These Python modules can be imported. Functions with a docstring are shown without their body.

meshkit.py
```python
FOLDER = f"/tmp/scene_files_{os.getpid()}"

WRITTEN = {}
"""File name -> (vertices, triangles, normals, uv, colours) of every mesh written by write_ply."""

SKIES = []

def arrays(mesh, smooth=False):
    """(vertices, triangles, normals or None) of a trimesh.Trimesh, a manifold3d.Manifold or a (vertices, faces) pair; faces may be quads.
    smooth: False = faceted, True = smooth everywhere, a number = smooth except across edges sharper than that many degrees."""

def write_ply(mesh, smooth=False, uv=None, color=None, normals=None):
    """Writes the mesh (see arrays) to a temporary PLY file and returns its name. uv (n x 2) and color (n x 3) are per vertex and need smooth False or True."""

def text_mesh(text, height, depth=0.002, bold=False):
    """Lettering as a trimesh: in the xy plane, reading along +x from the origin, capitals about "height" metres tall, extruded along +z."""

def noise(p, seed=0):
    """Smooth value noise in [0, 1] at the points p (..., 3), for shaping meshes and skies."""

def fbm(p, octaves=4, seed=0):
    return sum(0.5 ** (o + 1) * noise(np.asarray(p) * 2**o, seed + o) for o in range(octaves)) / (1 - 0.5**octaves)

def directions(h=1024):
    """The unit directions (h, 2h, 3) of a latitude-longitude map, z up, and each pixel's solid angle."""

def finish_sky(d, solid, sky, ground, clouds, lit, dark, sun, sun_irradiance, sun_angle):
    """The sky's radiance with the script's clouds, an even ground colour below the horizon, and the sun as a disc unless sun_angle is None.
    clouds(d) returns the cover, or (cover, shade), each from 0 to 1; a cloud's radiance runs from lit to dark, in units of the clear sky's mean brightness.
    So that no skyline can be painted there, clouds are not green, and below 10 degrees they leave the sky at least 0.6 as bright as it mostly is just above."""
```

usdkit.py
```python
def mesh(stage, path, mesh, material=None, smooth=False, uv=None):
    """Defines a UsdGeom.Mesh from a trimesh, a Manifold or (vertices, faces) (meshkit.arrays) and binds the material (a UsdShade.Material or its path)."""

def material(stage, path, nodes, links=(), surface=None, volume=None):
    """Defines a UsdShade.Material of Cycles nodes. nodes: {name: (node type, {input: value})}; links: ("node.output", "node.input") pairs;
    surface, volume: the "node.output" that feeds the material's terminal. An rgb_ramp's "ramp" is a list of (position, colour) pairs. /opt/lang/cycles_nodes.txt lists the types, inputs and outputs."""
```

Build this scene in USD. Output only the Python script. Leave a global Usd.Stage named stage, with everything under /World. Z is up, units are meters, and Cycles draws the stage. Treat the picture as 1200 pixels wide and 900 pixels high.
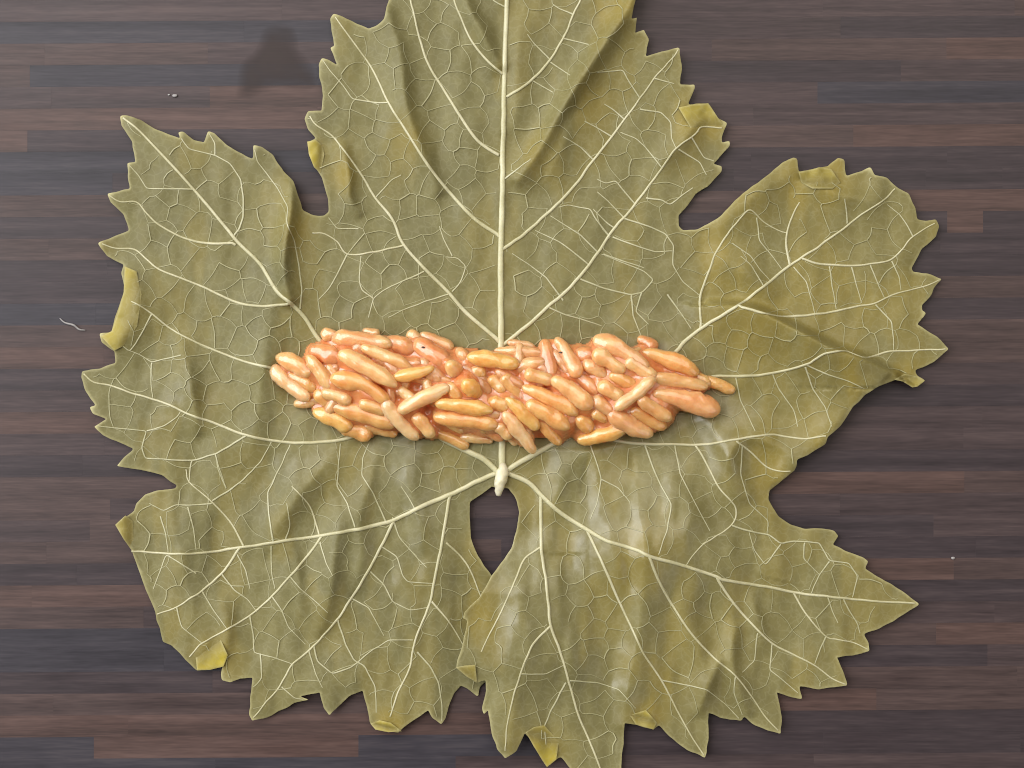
import math, random
import numpy as np, trimesh, shapely
from shapely.geometry import Polygon, LineString, Point
from scipy.spatial import Delaunay, cKDTree, Voronoi
from pxr import Usd, UsdGeom, UsdLux, Gf, Sdf, UsdShade, Vt
import usdkit, meshkit

S = 0.00015            # metres per unit: the plan of the leaf is drawn in units of 0.15 mm
CAM_H = 1667.0         # camera height in the same units (0.25 m)
rng = np.random.default_rng(7)
random.seed(7)

stage = Usd.Stage.CreateInMemory()
UsdGeom.SetStageUpAxis(stage, UsdGeom.Tokens.z)
UsdGeom.SetStageMetersPerUnit(stage, 1.0)
UsdGeom.Xform.Define(stage, '/World')
UsdGeom.Scope.Define(stage, '/World/Looks')

# ------------------------------------------------------------------ camera
cam = UsdGeom.Camera.Define(stage, '/World/camera')
cam.AddTranslateOp().Set(Gf.Vec3d(0, 0, CAM_H * S))
cam.CreateHorizontalApertureAttr(36.0)
cam.CreateVerticalApertureAttr(27.0)
cam.CreateFocalLengthAttr(36.0 * CAM_H / 1200.0)
cam.CreateClippingRangeAttr(Gf.Vec2f(0.01, 100))
cam.CreateExposureAttr(0.85)

# ------------------------------------------------------------------ light: a window to the left, a pale room around
def rect_light(name, pos, target, w, h, intensity, color):
    l = UsdLux.RectLight.Define(stage, '/World/' + name)
    l.CreateWidthAttr(w); l.CreateHeightAttr(h)
    l.CreateIntensityAttr(intensity); l.CreateColorAttr(Gf.Vec3f(*color))
    m = Gf.Matrix4d().SetLookAt(Gf.Vec3d(*pos), Gf.Vec3d(*target), Gf.Vec3d(0, 0, 1)).GetInverse()
    l.AddTransformOp().Set(m)
    return l

rect_light('window_light', (-0.85, 0.32, 0.72), (0, 0, 0), 1.2, 1.2, 3.5, (0.97, 0.98, 1.0))
rect_light('room_light', (0.15, 0.9, 1.5), (0, 0, 0), 1.8, 1.8, 1.55, (1.0, 0.93, 0.83))
rect_light('side_light', (1.2, -0.7, 0.9), (0, 0, 0), 1.2, 1.2, 0.75, (1.0, 0.93, 0.84))

# ------------------------------------------------------------------ helpers
used = {}
def path_of(name, parent=None):
    base = (parent.GetPath().pathString if parent is not None else '/World') + '/' + name
    n = used.get(base, 0); used[base] = n + 1
    return base if n == 0 else f'{base}_{n:03d}'

def P(x, y, z):
    """Plan units (x right, y down, z up; seen from above the middle) to metres: a raised point is drawn nearer to the middle, so that it stands where it is seen."""
    x, y, z = np.broadcast_arrays(np.asarray(x, float), np.asarray(y, float), np.asarray(z, float))
    k = 1 - z / CAM_H
    return np.stack([(x - 600) * k * S, (450 - y) * k * S, z * S], -1)

def tag(p, label=None, cat=None, group=None, kind=None):
    p = p.GetPrim() if hasattr(p, 'GetPrim') else p
    for k, v in (('label', label), ('category', cat), ('group', group), ('kind', kind)):
        if v: p.SetCustomDataByKey(k, v)
    return p

def obj(name, mesh, mat, parent=None, smooth=True, color=None, wet=None):
    m = usdkit.mesh(stage, path_of(name, parent), mesh, mat, smooth=smooth)
    if color is not None:
        UsdGeom.PrimvarsAPI(m).CreatePrimvar('tint', Sdf.ValueTypeNames.Color3fArray, 'vertex').Set(Vt.Vec3fArray.FromNumpy(np.asarray(color, np.float32)))
    if wet is not None:
        UsdGeom.PrimvarsAPI(m).CreatePrimvar('wet', Sdf.ValueTypeNames.FloatArray, 'vertex').Set(Vt.FloatArray.FromNumpy(np.asarray(wet, np.float32)))
    return m.GetPrim()

def thing(name):
    return UsdGeom.Xform.Define(stage, path_of(name)).GetPrim()

def spline(pts, step=3.0):
    pts = np.asarray(pts, float)
    if len(pts) < 3:
        n = max(2, int(np.linalg.norm(pts[-1] - pts[0]) / step) + 1)
        return pts[0] + (pts[-1] - pts[0]) * np.linspace(0, 1, n)[:, None]
    q = np.vstack([2 * pts[0] - pts[1], pts, 2 * pts[-1] - pts[-2]])
    out = []
    for i in range(1, len(q) - 2):
        p0, p1, p2, p3 = q[i - 1:i + 3]
        n = max(1, int(round(np.linalg.norm(p2 - p1) / step)))
        t = np.linspace(0, 1, n, endpoint=False)[:, None]
        out.append(0.5 * (2 * p1 + (p2 - p0) * t + (2 * p0 - 5 * p1 + 4 * p2 - p3) * t**2 + (3 * p1 - p0 - 3 * p2 + p3) * t**3))
    out.append(pts[-1:])
    return np.vstack(out)

def densify(pts, step):
    out = []
    for a, b in zip(pts[:-1], pts[1:]):
        a, b = np.array(a, float), np.array(b, float)
        n = max(1, int(round(np.linalg.norm(b - a) / step)))
        out += [a + (b - a) * k / n for k in range(n)]
    return np.array(out)

# ------------------------------------------------------------------ materials
def mat(name, nodes, links, surface='p.BSDF'):
    return usdkit.material(stage, '/World/Looks/' + name, nodes, links, surface=surface)

def wood(name, dark, mid, light, rough):
    return mat(name, {
        'g': ('geometry', {}), 'oi': ('object_info', {}),
        'off': ('combine_xyz', {}), 'mul': ('math', {'math_type': 'multiply', 'value2': 37.0}),
        'add': ('vector_math', {'math_type': 'add'}),
        'map': ('mapping', {'scale': (28.0, 900.0, 10.0)}),
        'n1': ('noise_texture', {'scale': 1.0, 'detail': 6.0, 'roughness': 0.65, 'distortion': 0.3}),
        'map2': ('mapping', {'scale': (60.0, 260.0, 60.0)}),
        'n2': ('noise_texture', {'scale': 1.0, 'detail': 4.0, 'roughness': 0.6}),
        'map3': ('mapping', {'scale': (240.0, 3000.0, 60.0)}),
        'n3': ('noise_texture', {'scale': 1.0, 'detail': 2.0, 'roughness': 0.5}),
        'map4': ('mapping', {'scale': (11.0, 480.0, 1.0)}), 'n4': ('noise_texture', {'scale': 1.0, 'detail': 3.0, 'roughness': 0.55}), 's0': ('math', {'math_type': 'multiply', 'value2': 0.34}),
        's': ('math', {'math_type': 'multiply_add', 'value2': 0.27}),
        's2': ('math', {'math_type': 'multiply_add', 'value2': 0.15}),
        's3': ('math', {'math_type': 'multiply_add', 'value2': 0.24}),
        'r': ('rgb_ramp', {'ramp': [(0.36, dark), (0.52, mid), (0.68, light)]}),
        'rr': ('map_range', {'from_min': 0.3, 'from_max': 0.7, 'to_min': rough - 0.06, 'to_max': rough + 0.08}),
        'b': ('bump', {'strength': 0.12, 'distance': 0.0001}),
        'p': ('principled_bsdf', {'specular_ior_level': 0.24}),
    }, [('oi.random', 'mul.value1'), ('mul.value', 'off.x'), ('mul.value', 'off.z'), ('g.position', 'add.vector1'), ('off.vector', 'add.vector2'),
        ('add.vector', 'map.vector'), ('map.vector', 'n1.vector'), ('add.vector', 'map2.vector'), ('map2.vector', 'n2.vector'),
        ('add.vector', 'map3.vector'), ('map3.vector', 'n3.vector'),
        ('g.position', 'map4.vector'), ('map4.vector', 'n4.vector'), ('n4.fac', 's0.value1'), ('s0.value', 's.value3'), ('n1.fac', 's.value1'), ('n2.fac', 's2.value1'), ('s.value', 's2.value3'), ('n3.fac', 's3.value1'), ('s2.value', 's3.value3'),
        ('s3.value', 'r.fac'), ('r.color', 'p.base_color'), ('n2.fac', 'rr.value'), ('rr.result', 'p.roughness'),
        ('s3.value', 'b.height'), ('b.normal', 'p.normal')])

WOOD = {
    'navy':   wood('navy_wood', (0.018, 0.016, 0.020), (0.034, 0.030, 0.037), (0.058, 0.049, 0.054), 0.42),
    'dark':   wood('dark_wood', (0.020, 0.015, 0.017), (0.038, 0.028, 0.031), (0.064, 0.047, 0.048), 0.42),
    'mid':    wood('purple_brown_wood', (0.024, 0.017, 0.018), (0.049, 0.034, 0.035), (0.080, 0.056, 0.054), 0.43),
    'brown':  wood('brown_wood', (0.027, 0.018, 0.018), (0.056, 0.037, 0.035), (0.091, 0.060, 0.055), 0.43),
    'red':    wood('red_brown_wood', (0.032, 0.020, 0.018), (0.068, 0.041, 0.036), (0.108, 0.066, 0.057), 0.43),
}
M_base = mat('board_core', {'p': ('principled_bsdf', {'base_color': (0.035, 0.026, 0.024), 'roughness': 0.6})}, [])

def leaf_mat(name, olive_a, olive_b, gold, rim, upper, trans=0.16):
    return mat(name, {
        'g': ('geometry', {}), 'at': ('attribute', {'attribute': 'tint'}), 'sc': ('separate_color', {}),
        'n1': ('noise_texture', {'scale': 60.0, 'detail': 5.0, 'roughness': 0.6}),
        'n2': ('noise_texture', {'scale': 260.0, 'detail': 4.0, 'roughness': 0.6}),
        'v': ('voronoi_texture', {'feature': 'distance_to_edge', 'scale': 620.0, 'randomness': 1.0}),
        'v2': ('voronoi_texture', {'feature': 'distance_to_edge', 'scale': 1500.0, 'randomness': 1.0}),
        'nd': ('noise_texture', {'scale': 500.0, 'detail': 2.0}),
        'warp': ('vector_math', {'math_type': 'multiply_add', 'vector2': (0.0026, 0.0026, 0.0026)}),
        'vr': ('map_range', {'from_min': 0.0, 'from_max': 0.10, 'to_min': 0.11, 'to_max': 0.0, 'clamp': True}),
        'vr2': ('map_range', {'from_min': 0.0, 'from_max': 0.12, 'to_min': 0.03, 'to_max': 0.0, 'clamp': True}),
        'r1': ('rgb_ramp', {'ramp': [(0.28, olive_a), (0.72, olive_b)]}),
        'r2': ('rgb_ramp', {'ramp': [(0.3, (0.90, 0.89, 0.86)), (0.7, (1.09, 1.09, 1.07))]}),
        'mul': ('mix', {'mix_type': 'multiply', 'fac': 1.0}),
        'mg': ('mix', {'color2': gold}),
        'mv': ('mix', {'color2': (0.42, 0.40, 0.25)}),
        'mv2': ('mix', {'color2': (0.42, 0.40, 0.25)}),
        'me': ('mix', {'color2': rim}),
        'rr': ('map_range', {'from_min': 0.35, 'from_max': 0.65, 'to_min': 0.42, 'to_max': 0.60, 'clamp': True}),
        'hb': ('math', {'math_type': 'multiply_add', 'value2': 0.7}),
        'b': ('bump', {'strength': 0.22, 'distance': 0.00016}), 'mu': ('mix', {'color2': upper}), 'wt': ('math', {'math_type': 'multiply', 'value2': 0.22}), 'ws': ('math', {'math_type': 'subtract'}), 'at2': ('attribute', {'attribute': 'wet'}),
        'p': ('principled_bsdf', {'specular_ior_level': 0.22, 'coat_roughness': 0.27}),
        't': ('translucent_bsdf', {}),
        'x': ('mix_closure', {'fac': trans}),
    }, [('at.color', 'sc.color'), ('g.position', 'n1.vector'), ('g.position', 'n2.vector'), ('g.position', 'nd.vector'),
        ('nd.color', 'warp.vector1'), ('g.position', 'warp.vector3'), ('warp.vector', 'v.vector'), ('warp.vector', 'v2.vector'),
        ('v.distance', 'vr.value'), ('v2.distance', 'vr2.value'),
        ('n1.fac', 'r1.fac'), ('n2.fac', 'r2.fac'), ('r1.color', 'mul.color1'), ('r2.color', 'mul.color2'),
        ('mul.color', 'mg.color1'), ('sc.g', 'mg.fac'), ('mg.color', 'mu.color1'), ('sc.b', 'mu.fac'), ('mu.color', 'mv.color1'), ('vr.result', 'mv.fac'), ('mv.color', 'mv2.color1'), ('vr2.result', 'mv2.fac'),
        ('mv2.color', 'me.color1'), ('sc.r', 'me.fac'), ('me.color', 'p.base_color'), ('me.color', 't.color'),
        ('n2.fac', 'rr.value'), ('at2.fac', 'wt.value1'), ('rr.result', 'ws.value1'), ('wt.value', 'ws.value2'), ('ws.value', 'p.roughness'), ('at2.fac', 'p.coat_weight'),
        ('vr.result', 'hb.value1'), ('n2.fac', 'hb.value3'), ('hb.value', 'b.height'), ('b.normal', 'p.normal'),
        ('p.BSDF', 'x.closure1'), ('t.BSDF', 'x.closure2')], surface='x.closure')

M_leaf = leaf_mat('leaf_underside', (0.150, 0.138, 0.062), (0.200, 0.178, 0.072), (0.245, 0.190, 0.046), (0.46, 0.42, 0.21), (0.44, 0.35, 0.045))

def vein_mat(name, a, b):
    return mat(name, {
        'g': ('geometry', {}), 'n': ('noise_texture', {'scale': 170.0, 'detail': 4.0}),
        'r': ('rgb_ramp', {'ramp': [(0.35, a), (0.65, b)]}),
        'b': ('bump', {'strength': 0.3, 'distance': 0.0002}),
        'n2': ('noise_texture', {'scale': 1500.0, 'detail': 3.0}),
        'p': ('principled_bsdf', {'roughness': 0.42, 'subsurface_weight': 0.25, 'subsurface_scale': 0.0006, 'subsurface_radius': (1.0, 0.8, 0.4)}),
    }, [('g.position', 'n.vector'), ('g.position', 'n2.vector'), ('n.fac', 'r.fac'), ('r.color', 'p.base_color'), ('n2.fac', 'b.height'), ('b.normal', 'p.normal')])
M_vein = vein_mat('main_vein', (0.43, 0.39, 0.20), (0.56, 0.515, 0.30))
M_net = vein_mat('small_vein', (0.30, 0.278, 0.135), (0.385, 0.36, 0.185))
M_cross = vein_mat('cross_vein', (0.40, 0.375, 0.20), (0.50, 0.47, 0.28))
M_petiole = vein_mat('leaf_stalk', (0.50, 0.45, 0.28), (0.64, 0.58, 0.42))

def rice_mat(name, a, b, sss=0.55):
    return mat(name, {
        'tc': ('texture_coordinate', {}), 'g': ('geometry', {}),
        'n': ('noise_texture', {'scale': 330.0, 'detail': 5.0, 'roughness': 0.65}),
        'n2': ('noise_texture', {'scale': 1300.0, 'detail': 3.0}),
        'r': ('rgb_ramp', {'ramp': [(0.32, a), (0.68, b)]}),
        'rr': ('map_range', {'from_min': 0.35, 'from_max': 0.65, 'to_min': 0.20, 'to_max': 0.45, 'clamp': True}),
        'b': ('bump', {'strength': 0.3, 'distance': 0.0002}),
        'p': ('principled_bsdf', {'subsurface_weight': sss, 'subsurface_scale': 0.0010, 'subsurface_radius': (1.0, 0.45, 0.25), 'specular_ior_level': 0.5,
                                  'coat_weight': 0.9, 'coat_roughness': 0.09}),
    }, [('g.position', 'n.vector'), ('g.position', 'n2.vector'), ('n.fac', 'r.fac'), ('r.color', 'p.base_color'), ('n2.fac', 'rr.value'), ('rr.result', 'p.roughness'),
        ('n2.fac', 'b.height'), ('b.normal', 'p.normal')])
RICE = {
    'orange': rice_mat('orange_rice', (0.66, 0.225, 0.060), (0.86, 0.385, 0.135)),
    'peach':  rice_mat('peach_rice', (0.70, 0.265, 0.090), (0.88, 0.435, 0.185)),
    'yellow': rice_mat('yellow_orange_rice', (0.73, 0.27, 0.065), (0.89, 0.43, 0.135)),
    'pink':   rice_mat('pinkish_rice', (0.65, 0.225, 0.085), (0.85, 0.39, 0.165)),
    'red':    rice_mat('red_brown_rice', (0.58, 0.17, 0.060), (0.77, 0.295, 0.115)),
    'pale':   rice_mat('pale_rice', (0.74, 0.32, 0.135), (0.89, 0.48, 0.24)),
}
M_sauce = rice_mat('tomato_sauce', (0.55, 0.14, 0.042), (0.76, 0.275, 0.095), 0.4)
M_crumb = mat('crumb', {'p': ('principled_bsdf', {'base_color': (0.25, 0.235, 0.23), 'roughness': 0.6})}, [])
M_fleck = mat('fleck', {'p': ('principled_bsdf', {'base_color': (0.05, 0.03, 0.015), 'roughness': 0.5})}, [])
M_wet = mat('damp_film', {
    'g': ('geometry', {}), 'n': ('noise_texture', {'scale': 180.0, 'detail': 4.0}),
    'at': ('attribute', {'attribute': 'tint'}), 'sc': ('separate_color', {}),
    'm': ('math', {'math_type': 'multiply'}),
    'mr': ('map_range', {'from_min': 0.25, 'from_max': 0.6, 'to_min': 0.45, 'to_max': 1.0, 'clamp': True}),
    'p': ('principled_bsdf', {'base_color': (0.026, 0.014, 0.012), 'roughness': 0.5, 'specular_ior_level': 0.35}),
    't': ('transparent_bsdf', {}), 'x': ('mix_closure', {}),
}, [('g.position', 'n.vector'), ('n.fac', 'mr.value'), ('at.color', 'sc.color'), ('sc.r', 'm.value1'), ('mr.result', 'm.value2'), ('m.value', 'x.fac'),
    ('t.BSDF', 'x.closure1'), ('p.BSDF', 'x.closure2')], surface='x.closure')

# ------------------------------------------------------------------ table top: narrow dark staves
table = thing('table_top')
tag(table, kind='structure')
core = trimesh.creation.box((0.40, 0.33, 0.02)); core.apply_translation((0, 0, -0.0125))
obj('board_core', core, M_base, table, smooth=False)
PITCH, TILT = 25.4, -0.0065
rows_left = ['mid', 'navy', 'brown', 'navy', 'mid', 'red', 'dark', 'navy', 'navy', 'brown', 'mid', 'brown', 'dark', 'dark', 'navy', 'brown', 'brown', 'navy', 'mid', 'red',
             'mid', 'dark', 'brown', 'mid', 'mid', 'brown', 'dark', 'red', 'brown', 'navy', 'navy', 'dark', 'brown', 'red', 'navy', 'navy']
rows_right = ['mid', 'mid', 'brown', 'mid', 'mid', 'mid', 'brown', 'dark', 'dark', 'brown', 'dark', 'dark', 'mid', 'brown', 'dark', 'mid', 'brown', 'mid', 'dark', 'brown',
              'mid', 'dark', 'brown', 'mid', 'dark', 'dark', 'brown', 'dark', 'mid', 'brown', 'mid', 'brown', 'brown', 'dark', 'dark', 'mid']
special = {  # row: (x from, x to, tone)
    3: [(-60, 35, 'brown'), (35, 372, 'navy')], 4: [(60, 246, 'mid'), (246, 520, 'red'), (800, 958, 'mid'), (958, 1260, 'navy')], 5: [(-40, 372, 'red')],
    6: [(-90, 32, 'red'), (32, 420, 'dark'), (840, 1000, 'brown'), (1000, 1280, 'red')], 7: [(-40, 200, 'navy'), (880, 1110, 'dark')], 1: [(690, 985, 'mid'), (985, 1240, 'dark')],
    8: [(860, 1085, 'dark'), (1085, 1175, 'dark')], 9: [(1050, 1300, 'red')], 10: [(1110, 1152, 'red'), (1152, 1400, 'dark')], 22: [(905, 1130, 'red'), (1130, 1320, 'brown')],
    29: [(-80, 195, 'navy'), (1097, 1300, 'red')], 30: [(-30, 192, 'navy')], 32: [(1027, 1330, 'brown')], 34: [(-120, 110, 'navy'), (110, 420, 'red')], 14: [(-200, 112, 'navy')],
}
gap = 0.02
def stave(x0, x1, r, tone):
    z = rng.uniform(-0.02, 0.02)
    y0, y1 = r * PITCH + gap / 2, (r + 1) * PITCH - gap / 2
    x0 += gap / 2; x1 -= gap / 2
    c = 0.03
    vs = []
    for zz, d in ((-16.0, 0), (z - c, 0), (z, c)):
        for (x, y) in ((x0 + d, y0 + d), (x1 - d, y0 + d), (x1 - d, y1 - d), (x0 + d, y1 - d)):
            yy = y + TILT * (x - 100)
            vs.append(((x - 600) * S, (450 - yy) * S, zz * S))
    f = []
    for k in (0, 4):
        for i in range(4):
            j = (i + 1) % 4
            f.append((k + j, k + i, k + 4 + i, k + 4 + j))
    f.append((11, 10, 9, 8)); 
    obj('stave', (np.array(vs), np.array(f)), WOOD[tone], table, smooth=False)

tones = list(WOOD)
for r in range(-9, 45):
    cuts = sorted(special.get(r, []))
    x = -420 + rng.uniform(-160, 0)
    end = 1650
    while x < end:
        nxt = next((c for c in cuts if c[0] >= x - 1), None)
        if nxt and nxt[0] <= x + 1:
            stave(nxt[0], nxt[1], r, nxt[2]); x = nxt[1]; continue
        L = rng.uniform(150, 430)
        x2 = x + L
        if nxt and x2 > nxt[0] - 60: x2 = nxt[0]
        xm = (x + x2) / 2
        if 0 <= r < 36:
            base = rows_left[r] if xm < 600 else rows_right[r]
        else:
            base = tones[int(rng.integers(5))]
        if rng.random() < 0.22: base = tones[int(np.clip(tones.index(base) + rng.choice([-1, 1]), 0, 4))]
        if base == 'navy' and xm > 650: base = 'dark'
        stave(x, x2, r, base); x = x2

# ------------------------------------------------------------------ the leaf: outline in two halves, split down the midrib
LEFT = [(597,-165),(560,-120),(530,-70),(500,-62),(495,-45),(462,-40),(466,-20),(455,0),(452,14),(450,22),(440,31),(432,34),(417,27),(402,20),(391,16),(387,22),(389,37),(392,54),(387,56),(391,66),(395,76),(384,70),(377,68),(373,75),(374,88),(377,100),(379,112),(377,130),(368,130),(361,130),(357,140),(361,152),(370,162),(361,166),(362,180),(369,197),(377,208),(384,232),(385,248),(380,253),(365,252),(355,246),(350,230),(344,212),(332,200),(320,182),(307,172),(297,170),(296,186),(280,179),(265,169),(252,156),(244,154),(239,167),(227,164),(215,154),(209,155),(211,162),(197,157),(180,150),(165,140),(147,135),(141,136),(142,147),(155,167),(159,190),(149,191),(150,205),(152,221),(137,225),(126,227),(129,237),(145,251),(151,270),(137,276),(115,285),(125,300),(145,310),(142,320),(146,335),(145,342),(137,367),(130,389),(117,391),(119,401),(134,412),(135,425),(117,432),(96,435),(95,442),(101,460),(112,475),(105,477),(109,485),(125,491),(110,500),(120,510),(140,519),(156,526),(145,537),(137,546),(162,550),(190,557),(207,569),(205,572),(187,574),(170,579),(159,590),(157,599),(135,615),(145,632),(154,645),(165,675),(180,712),(185,730),(191,752),(201,756),(220,775),(231,786),(245,785),(261,781),(259,790),(260,797),(270,800),(282,795),(296,794),(294,815),(292,837),(295,845),(312,841),(330,832),(345,824),(362,820),(352,816),(375,811),(379,830),(386,839),(397,827),(410,815),(425,809),(430,827),(434,847),(440,854),(467,859),(472,854),(480,847),(502,832),(507,842),(517,849),(522,842),(527,825),(532,812),(540,803),(547,807),(560,816),(562,806),(578,790),(592,750),(594,715),(588,695),(576,675),(560,652),(552,630),(550,605),(551,588),(565,579),(576,570),(586,573)]
RIGHT = [(586,573),(596,572),(606,587),(609,600),(606,620),(599,642),(587,660),(576,675),(572,682),(562,700),(544,717),(542,725),(547,727),(545,742),(542,757),(535,778),(534,783),(548,793),(559,801),(569,797),(570,810),(565,830),(567,837),(572,832),(575,855),(582,877),(592,889),(605,880),(615,859),(620,865),(630,882),(641,899),(652,890),(657,887),(666,898),(690,925),(712,938),(726,920),(728,895),(731,870),(732,847),(745,849),(766,855),(772,850),(787,865),(805,879),(820,885),(826,888),(830,870),(830,835),(845,841),(869,845),(872,840),(885,850),(900,856),(915,860),(916,840),(910,811),(925,816),(940,819),(937,804),(960,808),(993,803),(990,790),(980,770),(1000,768),(1019,763),(1017,752),(1013,743),(1033,735),(1060,720),(1077,708),(1057,692),(1033,678),(1014,666),(1018,658),(1012,653),(990,645),(976,638),(983,628),(978,622),(963,619),(943,620),(927,615),(912,605),(900,585),(901,575),(920,560),(931,552),(934,545),(934,539),(950,531),(967,520),(970,512),(985,500),(1000,477),(1015,462),(1032,452),(1050,445),(1060,446),(1070,454),(1075,453),(1084,446),(1075,440),(1073,434),(1092,426),(1112,409),(1097,394),(1082,385),(1075,380),(1085,367),(1080,364),(1080,357),(1092,346),(1094,338),(1104,327),(1085,320),(1070,319),(1068,314),(1080,292),(1097,277),(1101,265),(1097,257),(1085,259),(1075,257),(1072,242),(1065,227),(1052,220),(1040,209),(1025,205),(1020,196),(1010,200),(992,206),(989,187),(982,185),(970,195),(960,196),(945,200),(936,201),(934,186),(930,185),(917,190),(895,209),(870,227),(845,252),(830,263),(815,269),(800,270),(795,265),(795,252),(805,242),(815,227),(830,218),(845,201),(846,195),(836,192),(846,182),(855,170),(855,165),(846,167),(846,160),(852,144),(842,139),(830,121),(807,122),(814,104),(814,99),(797,99),(799,77),(796,56),(777,60),(757,66),(760,47),(755,34),(744,39),(747,20),(740,22),(745,0),(752,-20),(735,-40),(712,-48),(705,-70),(670,-75),(640,-120),(597,-165)]
MID = [(586,573),(588,540),(588,480),(587,400),(587,300),(588,250),(590,150),(592,60),(594,0),(596,-90),(597,-165)]

# folds of the blade: (line, half-width on its left side, on its right side, height); left and right as seen walking along the line
RIDGES = [
    ([(752,-40),(735,10),(712,45),(690,78),(662,122),(632,175),(606,212)], 12, 10, 18),
    ([(452,10),(468,60),(474,110),(484,150),(500,190),(512,225)], 9, 16, 13),
    ([(535,-30),(550,10),(566,40),(586,78)], 8, 12, 13),
    ([(612,20),(608,60),(606,110),(604,150)], 20, 9, 6),
    ([(342,215),(340,250),(334,290),(333,325),(340,352)], 8, 11, 17),
    ([(152,312),(160,345),(152,385),(128,408)], 16, 20, 10),
    ([(212,398),(220,440),(228,480),(232,505)], 10, 15, 10),
    ([(318,345),(312,400),(305,450),(300,500),(288,540)], 14, 22, 8),
    ([(388,535),(350,580),(328,610),(316,640)], 16, 20, 11),
    ([(398,600),(392,650),(388,690),(378,735)], 12, 16, 12),
    ([(440,535),(432,570),(420,610),(424,650),(414,690)], 12, 16, 8),
    ([(470,520),(478,560),(490,600),(498,640)], 14, 14, 6),
    ([(746,560),(752,610),(755,660),(750,735),(738,800),(734,850)], 28, 12, 11),
    ([(700,560),(715,620),(735,690),(748,730)], 26, 22, 6),
    ([(845,770),(832,800),(818,835)], 8, 10, 9),
    ([(862,735),(858,770),(866,810),(876,835)], 9, 9, 8),
    ([(818,680),(806,720),(822,770),(826,800)], 14, 18, 8),
    ([(880,700),(890,730),(895,760)], 10, 10, 6),
    ([(830,358),(880,362),(930,385),(975,408),(1018,424),(1050,440)], 4, 38, 27),
    ([(935,545),(905,520),(868,515),(850,555),(870,585)], 12, 16, 9),
    ([(812,478),(835,500),(858,540),(872,580)], 18, 14, 9),
    ([(915,560),(935,540),(965,515),(1000,475),(1030,450)], 26, 14, 10),
    ([(836,300),(870,318),(905,345)], 14, 16, 8),
    ([(835,270),(880,232),(935,196)], 18, 22, 9),
    ([(945,215),(985,228),(1030,236)], 9, 13, 8),
    ([(400,170),(408,200),(410,232),(420,250)], 6, 9, 9),
    ([(775,190),(800,165),(822,138)], 10, 12, 7),
    ([(640,640),(655,690),(660,740),(680,790)], 22, 22, 8),
    ([(600,660),(610,700),(606,745),(590,790)], 20, 18, 7),
    ([(220,600),(210,650),(222,700),(240,760)], 18, 18, 6),
    ([(260,700),(268,735),(262,775)], 12, 14, 7),
    ([(345,640),(350,680),(352,720)], 9, 12, 6),
    ([(520,640),(530,700),(520,760)], 16, 14, 5),
    ([(640,215),(660,170),(672,140)], 10, 12, 6),
    ([(525,60),(540,140),(560,200)], 22, 18, 4),
    ([(700,560),(690,530),(660,560),(650,600)], 18, 18, 5),
    ([(790,560),(808,600),(800,640)], 14, 16, 6),
    ([(690,650),(730,652),(780,655),(840,662),(880,672)], 66, 40, 13),  # added swell, its upper flank shaped to catch the room light as sheen
    ([(600,770),(640,775),(690,780)], 50, 40, 9),
]
_ridge = []
for line, wl, wr, hh in RIDGES:
    q = spline(line, 1.0)
    t = np.gradient(q, axis=0); t /= np.linalg.norm(t, axis=1, keepdims=True)
    s = np.linspace(0, 1, len(q))
    _ridge.append((cKDTree(q), q, t, np.sin(np.pi * np.clip(s * 0.86 + 0.07, 0, 1)) ** 0.6, wl, wr, hh))

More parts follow.
